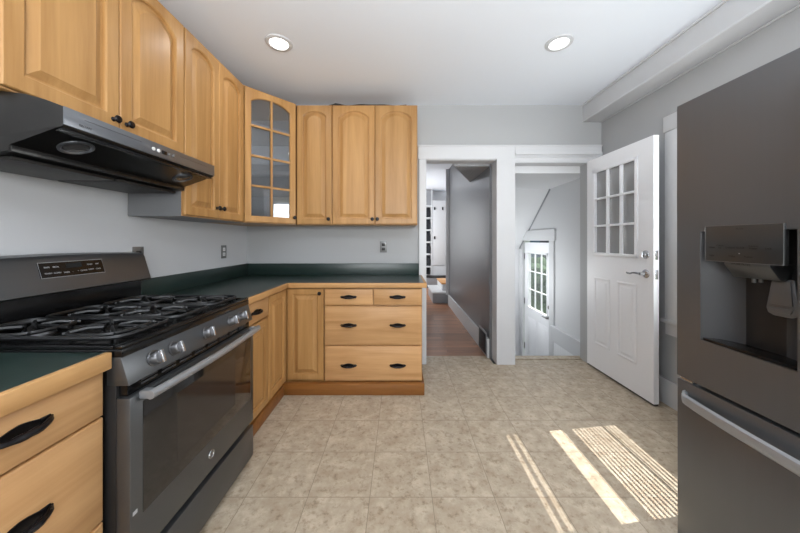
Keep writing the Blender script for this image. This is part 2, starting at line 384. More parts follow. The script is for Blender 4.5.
# stairwell wainscot on right wall
b = newbm(); box(b, XR-0.018, XR, 3.17, 3.99, -0.8, -0.09); struct('wainscot_stair', b, 'bead_y', label='white beadboard below the stair rail')
b = newbm(); box(b, XR-0.024, XR, 3.15, 3.93, -0.09, 0.10, 0.003); box(b, XR-0.05, XR, 3.15, 3.93, 0.10, 0.125, 0.004); struct('trim_1', b, 'white', label='white rail band along the stairwell wall')
# soffit beam right wall
b = newbm(); box(b, 1.88, XR, YR, YB, 2.493, ZC)
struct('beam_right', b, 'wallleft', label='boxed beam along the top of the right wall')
b = newbm(); box(b, 1.868, 1.88, YR, YB-0.001, 2.64, ZC, 0.002); struct('trim_2', b, 'white', label='thin white strip where beam meets ceiling')
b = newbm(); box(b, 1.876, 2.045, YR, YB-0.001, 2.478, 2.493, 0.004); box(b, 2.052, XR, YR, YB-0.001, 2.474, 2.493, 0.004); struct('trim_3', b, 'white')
# rear windows simple frames
b = newbm()
for x in (-1.3, -0.58, 0.15): box(b, x, x+0.05, YR-0.09, YR-0.05, 0.75, 2.25)
for z in (0.75, 1.48, 2.2): box(b, -1.3, 0.2, YR-0.09, YR-0.05, z, z+0.05)
w = struct('window_2', b, 'white'); 
b = newbm(); box(b, -1.26, 0.16, YR-0.075, YR-0.07, 0.78, 2.2); obj('glass', b, 'glass', w)
b = newbm()
for x in (0.35, 1.1, 1.87): box(b, x, x+0.08, YR-0.09, YR-0.05, 0, 2.3)
for z in (0.0, 2.2): box(b, 0.35, 1.95, YR-0.09, YR-0.05, z, z+0.1)
w = struct('door_3', b, 'white')
b = newbm(); box(b, 0.4, 1.9, YR-0.075, YR-0.07, 0.1, 2.2); obj('glass', b, 'glass', w)

# casings of the back wall
b = newbm()
box(b, 0.195, 0.265, YB-0.022, YB, 0, OZ, 0.003)
box(b, 0.262, 0.270, YB-0.01, YB+T, 0, OZ, 0.001)
struct('trim_4', b, 'white', label='white casing left of the hall opening')
b = newbm(); box(b, 0.985, 1.172, YB-0.03, YB+T+0.004, 0, OZ, 0.002); struct('trim_5', b, 'white', label='white post between the hall opening and the stair opening')
b = newbm(); box(b, 0.185, 1.172, YB-0.028, YB, OZ, 2.225, 0.002); box(b, 0.18, 2.06, YB-0.034, YB, 2.225, 2.238, 0.003)
box(b, 0.265, 0.987, YB-0.012, YB+T, OZ-0.008, OZ)
struct('trim_6', b, 'white', label='white head board over the hall opening')
b = newbm()
for i, (z0, z1, d) in enumerate([(2.165, 2.225, 0.03), (2.135, 2.165, 0.042), (2.115, 2.135, 0.026), (2.075, 2.115, 0.02)]):
    box(b, 1.172, 2.055, YB-d, YB, z0, z1, 0.003)
box(b, 1.172, 1.93, YB-0.015, YB+T, 2.06, 2.08, 0.002)
struct('trim_7', b, 'white', label='white stepped moulding over the stair opening')
b = newbm(); box(b, 1.955, 2.05, YB-0.02, YB, 0, 2.075, 0.003); struct('trim_8', b, 'white', label='white casing right of the stair opening')
# baseboards
b = newbm(); box(b, XR-0.018, XR, 1.2, 2.98, 0, 0.20, 0.004); box(b, XR-0.024, XR, 1.2, 2.98, 0.185, 0.2, 0.003); struct('baseboard_right', b, 'white')
b = newbm(); box(b, 0.94, 0.96, YB+T+0.005, 5.72, 0, 0.18, 0.003); box(b, 0.935, 0.96, YB+T+0.005, 5.72, 0.18, 0.205, 0.004); struct('baseboard_hall', b, 'white')
b = newbm(); box(b, 0.90, 0.962, 5.715, 5.74, 0.2, ZC, 0.002); struct('trim_9', b, 'white')

# window_1, right wall
b = newbm()
box(b, XR-0.022, XR, WY0-0.12, WY0, WZ0, WZ1+0.0, 0.003); box(b, XR-0.022, XR, WY1, WY1+0.12, WZ0, WZ1, 0.003)
box(b, XR-0.026, XR, WY0-0.13, WY1+0.13, WZ1, WZ1+0.12, 0.003)
box(b, XR-0.04, XR+0.05, WY0-0.15, WY1+0.14, WZ0-0.03, WZ0, 0.005); box(b, XR-0.018, XR, WY0-0.12, WY1+0.12, WZ0-0.12, WZ0-0.03, 0.003)
box(b, XR, XR+T, WY0-0.001, WY0+0.02, WZ0, WZ1); box(b, XR, XR+T, WY1-0.02, WY1+0.001, WZ0, WZ1); box(b, XR, XR+T, WY0, WY1, WZ1-0.02, WZ1)
w1 = struct('window_1', b, 'white', smooth=True, label='white cased window beside the fridge')
def z_of(x, xp): return 1.22*(xp-x)
b = newbm(); xs = 2.12
def rail(z0, z1): box(b, xs-0.02, xs+0.02, WY0+0.02, WY1-0.02, z0, z1, 0.002)
rail(WZ0, WZ0+.03); rail(1.209, 1.2407); rail(WZ1-0.07, WZ1-0.02)
box(b, xs-.004, xs+.004, WY0+.02, WY1-.02, 1.22*(2.12-1.386), 1.22*(2.12-1.372), .001)
box(b, xs-0.02, xs+0.02, WY0+0.02, WY0+0.05, WZ0, WZ1-0.02, 0.002); box(b, xs-0.02, xs+0.02, WY1-0.05, WY1-0.02, WZ0, WZ1-0.02, 0.002)
obj('sash', b, 'white', w1)
b = newbm(); box(b, xs-0.002, xs+0.002, WY0+0.04, WY1-0.04, WZ0+0.03, WZ1-0.06); obj('glass', b, 'glass', w1)
# blind: slats with the tilt the sun stripes on the floor tell of
bt = thing('window_blind', 'white slatted blind hanging inside the side window behind the fridge', 'blind', (2.045, 1.77, 1.40))
bl = bt.location
b = newbm(); box(b, -0.022, 0.022, -0.335, 0.335, 0.645, 0.675, 0.003); obj('headrail', b, 'blind', bt)
b = newbm(); z = WZ0+0.03
while z < 2.04:
    xf = 2.045-z/1.22
    if xf > 1.10: a = 30
    elif 0.985 < xf <= 1.10: a = 50
    elif 0.70 < xf < 0.725 or 0.745 < xf < 0.765: a = 40
    else: a = -62
    a = math.radians(a)
    m4 = Matrix.Translation((0, 0, z-bl.z)) @ Matrix.Rotation(-a, 4, 'Y')
    box(b, -0.0125, 0.0125, -0.33, 0.33, -0.0006, 0.0006, mtx=m4)
    z += 0.0305
obj('slats', b, 'blind', bt)
b = newbm(); box(b, -0.010, 0.010, -0.33, 0.33, WZ0+0.002-bl.z, WZ0+0.010-bl.z, 0.002); obj('bottom_rail', b, 'blind', bt)

# ------------------------------------------------------------------ raised panel machinery
def door_slab(w, h, t=0.02, stile=0.055, arch=True, rise=None, sq_top=0.0):
    """raised-panel door, local x 0..w, front at y=-t, z 0..h"""
    b = bmesh.new(); n = 14
    rise = rise if rise is not None else min(0.06, (w-2*stile)*0.22)
    def loop(ins, y, e):
        # e: extra inset of the opening outline
        x0, x1 = stile+e, w-stile-e; z0 = stile+e; zt = h-stile-e
        pts = [(x0, z0), (x1, z0)]
        m = w/2; half = (x1-x0)/2
        for i in range(n+1):
            u = 1-2*i/n
            x = m+half*u
            s = 0.86
            if arch:
                z = zt-rise*(1-math.sqrt(max(0, 1-(u*s)**2)))/(1-math.sqrt(1-s*s))
            else: z = zt
            pts.append((x, z))
        return [b.verts.new((x, y, z)) for x, z in pts]
    def outer(y, e):
        pts = [(e, e), (w-e, e)]
        for i in range(n+1):
            u = 1-2*i/n; pts.append((w/2+(w/2-e)*u, h-e))
        return [b.verts.new((x, y, z)) for x, z in pts]
    L = [outer(0, 0), outer(-t+0.004, 0), outer(-t, 0.004), loop(0, -t, -0.006), loop(0, -t+0.004, 0.0), loop(0, -t+0.013, 0.002), loop(0, -t+0.014, 0.010), loop(0, -t+0.003, 0.036), loop(0, -t+0.001, 0.039)]
    for a, c in zip(L, L[1:]):
        k = len(a)
        for i in range(k):
            j = (i+1) % k; b.faces.new((a[i], a[j], c[j], c[i]))
    b.faces.new(L[-1]); b.faces.new(L[0][::-1])
    bmesh.ops.recalc_face_normals(b, faces=b.faces[:])
    return b
def slab(w, h, t=0.02, e=0.005):
    b = bmesh.new(); L = []
    for y, i in ((0, 0), (-t+0.006, 0), (-t+0.002, e*0.4), (-t, e)):
        L.append([b.verts.new(p) for p in ((i, y, i), (w-i, y, i), (w-i, y, h-i), (i, y, h-i))])
    for a, c in zip(L, L[1:]):
        for i in range(4): b.faces.new((a[i], a[(i+1) % 4], c[(i+1) % 4], c[i]))
    b.faces.new(L[-1]); b.faces.new(L[0][::-1]); bmesh.ops.recalc_face_normals(b, faces=b.faces[:])
    return b
def place(o, x, y, z): o.location = (x, y, z); return o
def knob(parent, x, z, y=-0.02):
    b = newbm(); lathe(b, [(0, 0), (0.010, 0), (0.008, 0.004), (0.005, 0.008), (0.006, 0.013), (0.0145, 0.018), (0.0165, 0.023), (0.013, 0.028), (0, 0.030)], (x, y, z), (0, -1, 0), 18)
    return obj('knob', b, 'bronze', parent)
def pull(parent, x, z, y=-0.02, w=0.125):
    b = newbm(); pts = []; rad = []
    for i in range(13):
        u = -1+i/6; pts.append((x+u*w/2, y-0.024*(1-abs(u)**3)-0.003, z-0.004*(1-u*u))); rad.append(0.0042+0.0045*(1-u*u)+0.0016*math.sin(6*u)**2)
    tube(b, pts, rad, 8)
    for s in (-1, 1):
        box(b, x+s*w*0.40-0.012, x+s*w*0.40+0.012, y-0.005, y, z-0.011, z+0.009, 0.002)
        tube(b, [(x+s*w*0.48, y-0.003, z), (x+s*w*0.53, y-0.004, z+0.003)], [0.007, 0.002], 6)
    # leaf-shaped back plate behind the bail
    P = []
    for i in range(24):
        a = 2*PI*i/24; P.append((x+w*0.5*math.cos(a), z+0.014*math.sin(a)*(1+0.25*math.cos(4*a))))
    prism(b, P, 'Y', y-0.0035, y)
    return obj('pull_handle', b, 'bronze', parent)

def carcass(parent, w, d, z0, z1, m='maple_v', open_front=False):
    b = newbm()
    if open_front:
        s = 0.018
        box(b, 0, s, 0, d, z0, z1); box(b, w-s, w, 0, d, z0, z1); box(b, s, w-s, 0, d, z0, z0+s); box(b, s, w-s, 0, d, z1-s, z1); box(b, s, w-s, d-s, d, z0+s, z1-s)
    else: box(b, 0, w, 0, d, z0, z1, 0.001)
    return obj('body', b, m, parent)
def hdoor(parent, x, z, w, h, arch, kx=None, kz=None, stile=0.055):
    o = obj('door', door_slab(w, h, arch=arch, stile=stile), 'maple_v', parent, sharp=14); place(o, x, 0, z)
    if kx is not None: knob(o, kx, kz)
    return o

# ------------------------------------------------------------------ upper cabinets
L90 = PI/2
UZ0, UZ1 = 1.41, 2.51
FX = -1.24   # door faces of the left wall run
# over the hood
t = thing('upper_cabinet', 'maple two-door wall cabinet above the range hood with arched panels', 'cabinet', (FX-0.02, 0.905, 0), L90, 'maple wall cabinets')
w = 0.776; carcass(t, w, 0.308, 1.752, UZ1)
hdoor(t, 0.004, 1.757, w/2-0.006, UZ1-1.757-0.01, True, w/2-0.034, 0.036, stile=0.06)
hdoor(t, w/2+0.002, 1.757, w/2-0.006, UZ1-1.757-0.01, True, 0.03, 0.036, stile=0.06)
# right of hood
t = thing('upper_cabinet', 'tall maple two-door wall cabinet between range hood and glass corner cabinet', 'cabinet', (FX-0.02, 1.684, 0), L90, 'maple wall cabinets')
w = 0.640; carcass(t, w, 0.308, UZ0, UZ1)
b = newbm(); box(b, -0.0015, 0, 0.002, 0.308, UZ0, 1.752); box(b, 0, w, 0.0, 0.308, UZ0-0.002, UZ0); obj('side_panel', b, 'cabside', t, label='grey laminate side and underside')
hdoor(t, 0.003, UZ0+0.006, w/2-0.005, UZ1-UZ0-0.016, True, w/2-0.03, 0.07)
hdoor(t, w/2+0.002, UZ0+0.006, w/2-0.005, UZ1-UZ0-0.016, True, 0.022, 0.07)
# corner cabinet, diagonal glass door
P1 = Vector((FX-0.012, 2.335)); P2 = Vector((-0.955, 2.658))
t = thing('corner_cabinet', 'maple diagonal corner wall cabinet with an eight-pane glass door', 'cabinet', (0, 0, 0), 0)
g = 0.002
poly = [(XL+g, 2.335), (P1.x, P1.y), (P2.x, P2.y), (-0.955, YB-g), (XL+g, YB-g)]
b = newbm()
prism(b, poly, 'Z', UZ0, UZ0+0.018); prism(b, poly, 'Z', UZ1-0.018, UZ1)
for a, c in ((poly[0], poly[1]), (poly[2], poly[3])):
    if a[1] == c[1]: box(b, a[0], c[0], a[1], a[1]+0.016, UZ0+0.018, UZ1-0.018)
    else: box(b, a[0]-0.016, a[0], a[1], c[1], UZ0+0.018, UZ1-0.018)
obj('body', b, 'maple_v', t)
b = newbm(); box(b, XL+g, XL+0.01, 2.36, YB-0.01, UZ0+0.018, UZ1-0.018); box(b, XL+g, -0.98, YB-0.01, YB-g, UZ0+0.018, UZ1-0.018); obj('back_panel', b, 'cabin', t)
ins = [(XL+0.012, 2.355), (P1.x-0.02, P1.y+0.03), (P2.x-0.035, P2.y+0.02), (-0.975, YB-0.014), (XL+0.012, YB-0.014)]
for k, z in enumerate((1.72, 1.98, 2.24)):
    b = newbm(); prism(b, ins, 'Z', z-0.008, z+0.008); obj('shelf', b, 'cabin', t)
dv = P2-P1; ang = math.atan2(dv.y, dv.x); Wd = dv.length
hold = thing_door = None
dw, dh = Wd-0.006, UZ1-UZ0-0.016
def glass_door(parent, w, h, stile=0.052):
    b = bmesh.new(); n = 16; rise = 0.05; tt = 0.02
    def loopz(e, y, out=False):
        if out: x0, x1, z0, zt = e, w-e, e, h-e
        else: x0, x1, z0, zt = stile+e, w-stile-e, stile+e, h-stile-e
        pts = [(x0, z0), (x1, z0)]
        for i in range(n+1):
            u = 1-2*i/n; x = (x0+x1)/2+(x1-x0)/2*u
            z = zt if out else zt-rise*(1-math.sqrt(1-(u*.86)**2))/(1-math.sqrt(1-.86**2))
            pts.append((x, z))
        return [b.verts.new((x, y, z)) for x, z in pts]
    L = [loopz(0, 0, True), loopz(0, -tt+.004, True), loopz(.004, -tt, True), loopz(-.006, -tt), loopz(0, -tt+.006), loopz(0, 0)]
    L.append(L[0])
    for a, c in zip(L, L[1:]):
        for i in range(len(a)):
            j = (i+1) % len(a); b.faces.new((a[i], a[j], c[j], c[i]))
    bmesh.ops.recalc_face_normals(b, faces=b.faces[:])
    o = obj('door', b, 'maple_v', parent)
    mb = newbm(); zi0, zi1 = stile, h-stile
    box(mb, w/2-.009, w/2+.009, -.017, -.004, zi0-.003, zi1+.003, .002)
    for k in (1, 2, 3):
        z = zi0+(zi1-zi0)*k/4; box(mb, stile-.003, w-stile+.003, -.0165, -.0045, z-.009, z+.009, .002)
    obj('muntin_grid', mb, 'maple_v', o)
    gb = newbm(); box(gb, stile-.004, w-stile+.004, -.0035, -.0005, stile-.004, h-stile-.002+.002); obj('glass', gb, 'cabglass', o)
    knob(o, w-.02, 0.055)
    return o
gd = glass_door(t, dw, dh)
nrm = Vector((dv.y, -dv.x)).normalized()
gd.location = (P1.x+dv.normalized().x*0.003, P1.y+dv.normalized().y*0.003, UZ0+0.006); gd.rotation_euler = (0, 0, ang)
# back wall
BY = 2.69
def back_cab(x0, x1, label, ndoor, knobs):
    t = thing('upper_cabinet', label, 'cabinet', (x0, BY, 0), 0, 'maple wall cabinets')
    w = x1-x0; carcass(t, w, YB-BY-0.002, UZ0, UZ1)
    dw = (w-0.004*(ndoor+1))/ndoor
    for k in range(ndoor):
        hdoor(t, 0.004+k*(dw+0.004), UZ0+0.006, dw, UZ1-UZ0-0.014, True, knobs[k] if knobs[k] > 0 else dw+knobs[k], 0.045)
back_cab(-0.948, -0.622, 'narrow single-door maple wall cabinet right of the glass corner cabinet', 1, [-0.025])
back_cab(-0.620, 0.160, 'wide two-door maple wall cabinet next to the hall opening', 2, [-0.02, 0.022])
# cable on top of the cabinets
b = newbm(); pts = []
for i in range(40):
    u = i/39; pts.append((-0.66+0.72*u, 2.715+0.01*math.sin(9*u), UZ1+0.008+(0.014*abs(math.sin(14*u)) if u < 0.25 else 0.003*math.sin(20*u)+0.003)))
tube(b, pts, 0.007, 6); tube(b, [(-0.64, 2.72, UZ1+.008), (-0.60, 2.71, UZ1+.022), (-0.55, 2.73, UZ1+.022), (-0.52, 2.72, UZ1+.008)], 0.008, 6)
tag(obj('cable', b, 'blackm'), 'dark cable lying on top of the back wall cabinets', 'cable')

# ------------------------------------------------------------------ base cabinets
CT, CTH = 0.913, 0.04
FZ0, FZ1 = 0.088, CT-CTH
# near-left drawers
FXB = -0.915
t = thing('base_cabinet', 'maple drawer cabinet in front of the range at the left picture edge', 'cabinet', (FXB-0.02, 0.47, 0), L90, 'maple base cabinets')
w = 0.436; carcass(t, w, 0.632, 0.0, FZ1-0.001)
for z0, z1 in ((0.728, FZ1-0.008), (0.404, 0.722), (0.09, 0.398)):
    o = place(obj('drawer', slab(w-0.006, z1-z0), 'maple_h', t), 0.003, 0, z0); pull(o, w/2+0.01, (z1-z0)/2+0.012)
# left run, between range and corner
FL = -0.948; FB = 2.44
t = thing('base_cabinet', 'maple base cabinet with one drawer over one door right of the range', 'cabinet', (FL-0.02, 1.690, 0), L90, 'maple base cabinets')
w = 0.42; carcass(t, w, 0.598, 0.0, FZ1-0.001)
o = place(obj('drawer', slab(w-0.006, 0.135), 'maple_h', t), 0.003, 0, 0.728); pull(o, w/2+0.02, 0.068)
hdoor(t, 0.003, 0.10, w-0.006, 0.615, False, stile=0.05)
# corner unit with two door leaves
t = thing('corner_base_cabinet', 'maple corner base cabinet with two narrow tall door leaves', 'cabinet', (0, 0, 0), 0)
b = newbm(); prism(b, [(XL+.003, 2.112), (FL-.02, 2.112), (FL-.02, FB+.02), (-0.637, FB+.02), (-0.637, YB-.003), (XL+.003, YB-.003)], 'Z', 0, FZ1-.001); obj('body', b, 'maple_v', t)
o = obj('door', door_slab(FB-2.12-0.004, FZ1-0.012-0.10, arch=False, stile=0.05), 'maple_v', t, sharp=14); o.location = (FL-.02, 2.118, 0.10); o.rotation_euler = (0, 0, L90)
o = obj('door', door_slab(-0.641-(FL+0.004), FZ1-0.012-0.10, arch=False, stile=0.05), 'maple_v', t, sharp=14); o.location = (FL+.004, FB+.02, 0.10)
knob(o, -0.641-(FL+.004)-0.028, FZ1-.012-.10-0.035)
# drawer unit
t = thing('drawer_cabinet', 'maple drawer cabinet with two small drawers over two wide ones', 'cabinet', (-0.634, FB+.02, 0), 0, 'maple base cabinets')
w = 0.82; carcass(t, w, YB-FB-0.023, 0.0, FZ1-0.001)
hw = w/2-0.004
for x0 in (0.004, w/2+0.003):
    o = place(obj('drawer', slab(hw-0.003, 0.135), 'maple_h', t), x0, 0, 0.726); pull(o, 0.2, 0.068, w=0.13)
for z0, z1 in ((0.392, 0.714), (0.092, 0.382)):
    o = place(obj('drawer', slab(w-0.010, z1-z0), 'maple_h', t), 0.005, 0, z0)
    pull(o, 0.20, (z1-z0)/2+(0.0 if z0 > .3 else -0.02)+.005, w=0.13); pull(o, 0.61, (z1-z0)/2+(0.0 if z0 > .3 else -0.02)+.005, w=0.13)
# plinth
b = newbm(); box(b, -0.966, 0.20, 2.385, 2.438, 0, 0.09, 0.003); box(b, -0.966, -0.946, 1.70, 2.385, 0, 0.085, 0.002); box(b, 0.186, 0.20, 2.438, 2.98, 0, 0.09, 0.002)
o = obj('plinth_board', b, 'plinth'); tag(o, 'reddish stained wooden plinth board along the floor under the base cabinets', 'plinth')
# countertops
XE = 0.222; FE = 2.415; LE = -0.922
t = thing('countertop', 'long dark green L-shaped countertop with maple edge and green backsplash', 'countertop', (0, 0, 0), 0)
b = newbm(); prism(b, [(XL+.002, 1.692), (LE-.022, 1.692), (LE-.022, FE+.022), (XE-.022, FE+.022), (XE-.022, YB-.002), (XL+.002, YB-.002)], 'Z', FZ1, CT); obj('worktop', b, 'green', t)
b = newbm(); box(b, LE-.0219, XE, FE, FE+.022, FZ1, CT+.001, .004); obj('front_edge', b, 'edge', t)
b = newbm(); box(b, LE-.022, LE, 1.692, FE+.0, FZ1, CT+.001, .004); obj('side_edge', b, 'edge_y', t); b = newbm(); box(b, XE-.022, XE, FE+.022, 2.965, FZ1, CT+.001, .004); obj('side_edge', b, 'edge_y', t)
b = newbm(); box(b, XL+.002, 0.192, YB-.02, YB-.002, CT, CT+.118, .002); box(b, XL+.002, XL+.02, 1.692, YB-.02, CT, CT+.118, .002); obj('backsplash', b, 'green', t)
t = thing('countertop', 'short green countertop with maple edge at the left picture edge, before the range', 'countertop', (0, 0, 0), 0)
NE = -0.897
b = newbm(); box(b, XL+.002, NE-.022, 0.30, 0.911, FZ1, CT+.006); obj('worktop', b, 'green', t)
b = newbm(); box(b, NE-.022, NE, 0.30, 0.911, FZ1-.004, CT+.008, .004); obj('front_edge', b, 'edge_y', t)
b = newbm(); box(b, XL+.002, XL+.02, 0.30, 0.909, CT+.006, CT+.118, .002); obj('backsplash', b, 'green', t)

# ------------------------------------------------------------------ range
RX, RY = -0.845, 0.915; RW = 0.768
t = thing('gas_range', 'black stainless gas range with five burners and a glass oven door', 'range', (RX, RY, 0), L90)
D = 0.718
b = newbm(); box(b, 0.002, RW-.002, 0.047, D, 0.03, 0.90, .003); obj('body', b, 'blackm', t)
for x in (0.05, RW-0.05):
    for y in (0.10, D-.08):
        b = newbm(); cyl(b, (x, y, 0), (x, y, 0.032), 0.016, n=12); obj('foot', b, 'blackm', t)
b = newbm(); box(b, 0, RW, 0.0, 0.046, 0.035, 0.208, .004); obj('storage_drawer', b, 'steel', t)
door = obj('oven_door', (lambda bb: (box(bb, 0.0, RW, 0.0, 0.046, 0.236, 0.772, .004), bb)[1])(newbm()), 'steel', t)
b = newbm(); box(b, 0.044, RW-.034, -0.0022, 0.004, 0.375, 0.742, .002); obj('window', b, 'ovenglass', door, label='dark glass window')
b = newbm(); box(b, 0.19, RW-.19, -0.0026, -0.0022, 0.43, 0.69); obj('inner_window', b, mat('oven_glass_inner', (44, 41, 39), 0.1, spec=0.6), door)
b = newbm(); pts = []
for i in range(17):
    u = i/16; pts.append((0.03+u*(RW-.045), -0.036-0.014*math.sin(PI*u), 0.768))
tube(b, pts, 0.0135, 12, flat=1.1)
for x in (0.045, RW-.03): box(b, x-0.014, x+0.014, -0.04, 0.002, 0.754, 0.78, .004)
obj('handle', b, 'handle', door)
b = newbm(); cx, cz = 0.392, 0.312
tube(b, [(cx+0.0165*math.cos(a*PI/12), -0.0012, cz+0.0165*math.sin(a*PI/12)) for a in range(24)], 0.0020, 6, closed=True)
em = obj('emblem', b, 'bright', door)
text('emblem_letters', 'GE', 0.019, 'bright', door, (cx, -0.0009, cz), FRONT)
b = newbm(); box(b, 0.008, 0.024, -0.0008, 0.001, 0.395, 0.407); obj('sticker', b, 'textg', door)
# control panel (slanted)
b = newbm(); prism(b, [(0.004, 0.812), (0.03, 0.902), (0.075, 0.902), (0.075, 0.812)], 'X', 0.0, RW, .002); obj('control_panel', b, 'steel', t)
b = newbm(); box(b, 0.012, RW-.012, 0.020, 0.06, 0.774, 0.813); v = obj('vent_panel', b, 'black', t)
b = newbm()
for k in range(8): box(b, 0.06+k*0.085, 0.125+k*0.085, 0.0175, 0.021, 0.788, 0.794, .0005); box(b, 0.06+k*0.085, 0.125+k*0.085, 0.0175, 0.021, 0.800, 0.804, .0005)
obj('vent_slots', b, 'slotgrey', v)
for x in (0.105, 0.198, 0.385, 0.572, 0.665):
    ax = Vector((0, -1, 0.28)).normalized(); p = Vector((x, 0.0165, 0.857))
    b = newbm(); lathe(b, [(0, 0), (0.027, 0), (0.027, 0.004), (0.0235, 0.006), (0.022, 0.024), (0.019, 0.028), (0, 0.029)], p, ax, 28); k = obj('burner_knob', b, 'knobm', t)
    b = newbm(); q = p+ax*0.024; m4 = Matrix.Translation(q) @ ax.to_track_quat('-Y', 'Z').to_matrix().to_4x4()
    box(b, -0.006, 0.006, -0.014, 0.004, -0.022, 0.022, .002, mtx=m4); obj('grip', b, 'bright', k)
# cooktop
b = newbm(); box(b, -0.0, RW, 0.026, D-.07, 0.900, 0.926, .003); box(b, 0, RW, 0.026, 0.055, 0.926, 0.94, .005); box(b, 0, 0.022, 0.055, D-.07, 0.926, 0.938, .003); box(b, RW-.022, RW, 0.055, D-.07, 0.926, 0.938, .003)
obj('cooktop', b, 'black', t)
burn = [(0.16, 0.19, .045), (0.16, 0.49, .036), (0.384, 0.34, .05), (0.608, 0.19, .05), (0.608, 0.49, .036)]
for x, y, r in burn:
    b = newbm(); lathe(b, [(0, 0), (r+.012, 0), (r+.010, .008), (r, .010), (r, .016), (0, .016)], (x, y, .926)); k = obj('burner', b, 'burner', t)
    b = newbm(); lathe(b, [(0, 0), (r-.004, 0), (r-.002, .004), (r-.008, .009), (0, .010)], (x, y, .942)); obj('burner_cap', b, 'black', k)
def grate(x0, x1, cs):
    b = newbm(); z = 0.952; y0, y1 = 0.066, 0.625; r = .0062
    def rr(ax0, ax1, ay0, ay1, rad, zz):
        P = []
        for cx_, cy_, a0 in ((ax1-rad, ay1-rad, 0), (ax0+rad, ay1-rad, 90), (ax0+rad, ay0+rad, 180), (ax1-rad, ay0+rad, 270)):
            for k in range(5):
                a = math.radians(a0+k*22.5); P.append((cx_+rad*math.cos(a), cy_+rad*math.sin(a), zz))
        return P
    tube(b, rr(x0+.006, x1-.006, y0, y1, .05, z), r, 6, closed=True, flat=1.3)
    for (bx, by) in cs:
        # oval loops each side and radiating raised fingers
        hx = (x1-x0)/2-.03
        tube(b, rr(bx-hx, bx+hx, by-.095, by+.095, .06, z+.002), .0055, 6, closed=True, flat=1.3)
        for k in range(4):
            a = k*PI/2+PI/4; dx, dy = math.cos(a), math.sin(a)
            tube(b, [(bx+dx*.022, by+dy*.022, z+.006), (bx+dx*.06, by+dy*.06, z+.010), (bx+dx*min(hx*1.2, .125), by+dy*.125, z)], .005, 6, flat=1.4)
        tube(b, [(bx, by-.135, z), (bx, by-.05, z+.009), (bx, by-.025, z+.006)], .005, 6, flat=1.4)
        tube(b, [(bx, by+.135, z), (bx, by+.05, z+.009), (bx, by+.025, z+.006)], .005, 6, flat=1.4)
    for x in (x0+.02, x1-.02):
        for y in (y0+.02, y1-.02): cyl(b, (x, y, .927), (x, y, z+.002), .006, n=8)
    return b
obj('grate', grate(.022, .268, [(.145, .20), (.145, .49)]), 'iron', t)
obj('grate', grate(.270, .498, [(.384, .24), (.384, .46)]), 'iron', t)
obj('grate', grate(.500, .746, [(.623, .20), (.623, .49)]), 'iron', t)
# backguard
b = newbm(); box(b, 0.002, RW-.002, D-.075, D-.002, .90, 1.06, .003); obj('backguard_base', b, 'black', t)
prof = [(D-.118, 1.045), (D-.128, 1.052), (D-.090, 1.178), (D-.078, 1.193), (D-.055, 1.199), (D-.002, 1.199), (D-.002, 1.045)]
def bowed(xa, xb, n=16):
    b = bmesh.new(); R = []
    for i in range(n+1):
        u = i/n; x = xa+(xb-xa)*u; e = 0.010*(1-(2*u-1)**2)
        sl = 0 if 0 < i < n else 0
        R.append([b.verts.new((x, y, z+(e if z > 1.1 else 0))) for y, z in prof])
    for a, c in zip(R, R[1:]):
        for i in range(len(a)):
            j = (i+1) % len(a); b.faces.new((a[i], a[j], c[j], c[i]))
    b.faces.new(R[0]); b.faces.new(R[-1][::-1]); bmesh.ops.recalc_face_normals(b, faces=b.faces[:])
    return b
bgd = obj('backguard', bowed(0.0, RW), 'steel', t)
nf = Vector((0, -0.126, -0.038)).normalized()   # outward normal of the slanted face
up = Vector((0, 0.038, 0.126)).normalized(); nf = Vector((0, -0.126, 0.038)).normalized()
bc = Vector((0.392, D-.1015, 1.143))+nf*0.0036
rot = Matrix((Vector((1, 0, 0)), up, nf)).transposed().to_4x4()
dsp = Matrix.Translation(bc) @ rot
b = newbm()
P = [(-.127, .033), (.127, .033), (.127, -.033), (-.127, -.033)]
prism(b, P, 'Z', -0.006, 0.001); b.transform(dsp); dp = obj('control_display', b, 'black', bgd)
b = newbm(); P3 = [dsp @ Vector((x, y, 0.001)) for x, y in P]; tube(b, P3, 0.0012, 6, closed=True); obj('display_border', b, 'textg', dp)
b = newbm(); box(b, -.030, .032, .004, .026, .001, .0016); b.transform(dsp); obj('clock_window', b, 'dark', dp)
er = dsp.to_euler()
for s, x, y in (('BAKE', -.100, .012), ('BROIL', -.068, .012), ('WARM', -.100, -.014), ('CLEAN', -.068, -.014), ('TIMER', -.034, -.016), ('-', -.010, -.014), ('+', .012, -.014), ('CLOCK', .036, -.014), ('START', .068, .012), ('OFF', .100, .012), ('LIGHT', .068, -.012), ('LOCK', .100, -.012)):
    text('button_text', s, .0085, 'textg', dp, dsp @ Vector((x, y, .0012)), er, .0002)

# ------------------------------------------------------------------ hood
HX, HY = -1.07, 0.928; HW = 0.752
t = thing('range_hood', 'dark stainless under-cabinet range hood with push buttons and two lamps', 'range hood', (HX, HY, 0), L90)
prof = [(0.0, 1.695), (0.0, 1.640), (0.004, 1.632), (0.02, 1.628), (0.17, 1.574), (0.175, 1.555), (0.25, 1.545), (0.498, 1.540), (0.498, 1.749), (0.30, 1.749), (0.20, 1.745), (0.12, 1.735), (0.06, 1.718), (0.02, 1.703)]
b = newbm(); prism(b, prof, 'X', 0, HW, .0015); obj('canopy', b, 'steel_h', t)
b = newbm(); box(b, 0.0, HW, -.003, 0.001, 1.638, 1.696, .001); fp = obj('front_panel', b, 'steel_l', t)
b = newbm(); box(b, .06, .28, -.0038, -.002, 1.6745, 1.6755); obj('groove_line', b, 'textd', fp)
b = newbm(); box(b, .49, .68, -.0038, -.002, 1.6745, 1.6755); obj('groove_line', b, 'textd', fp)
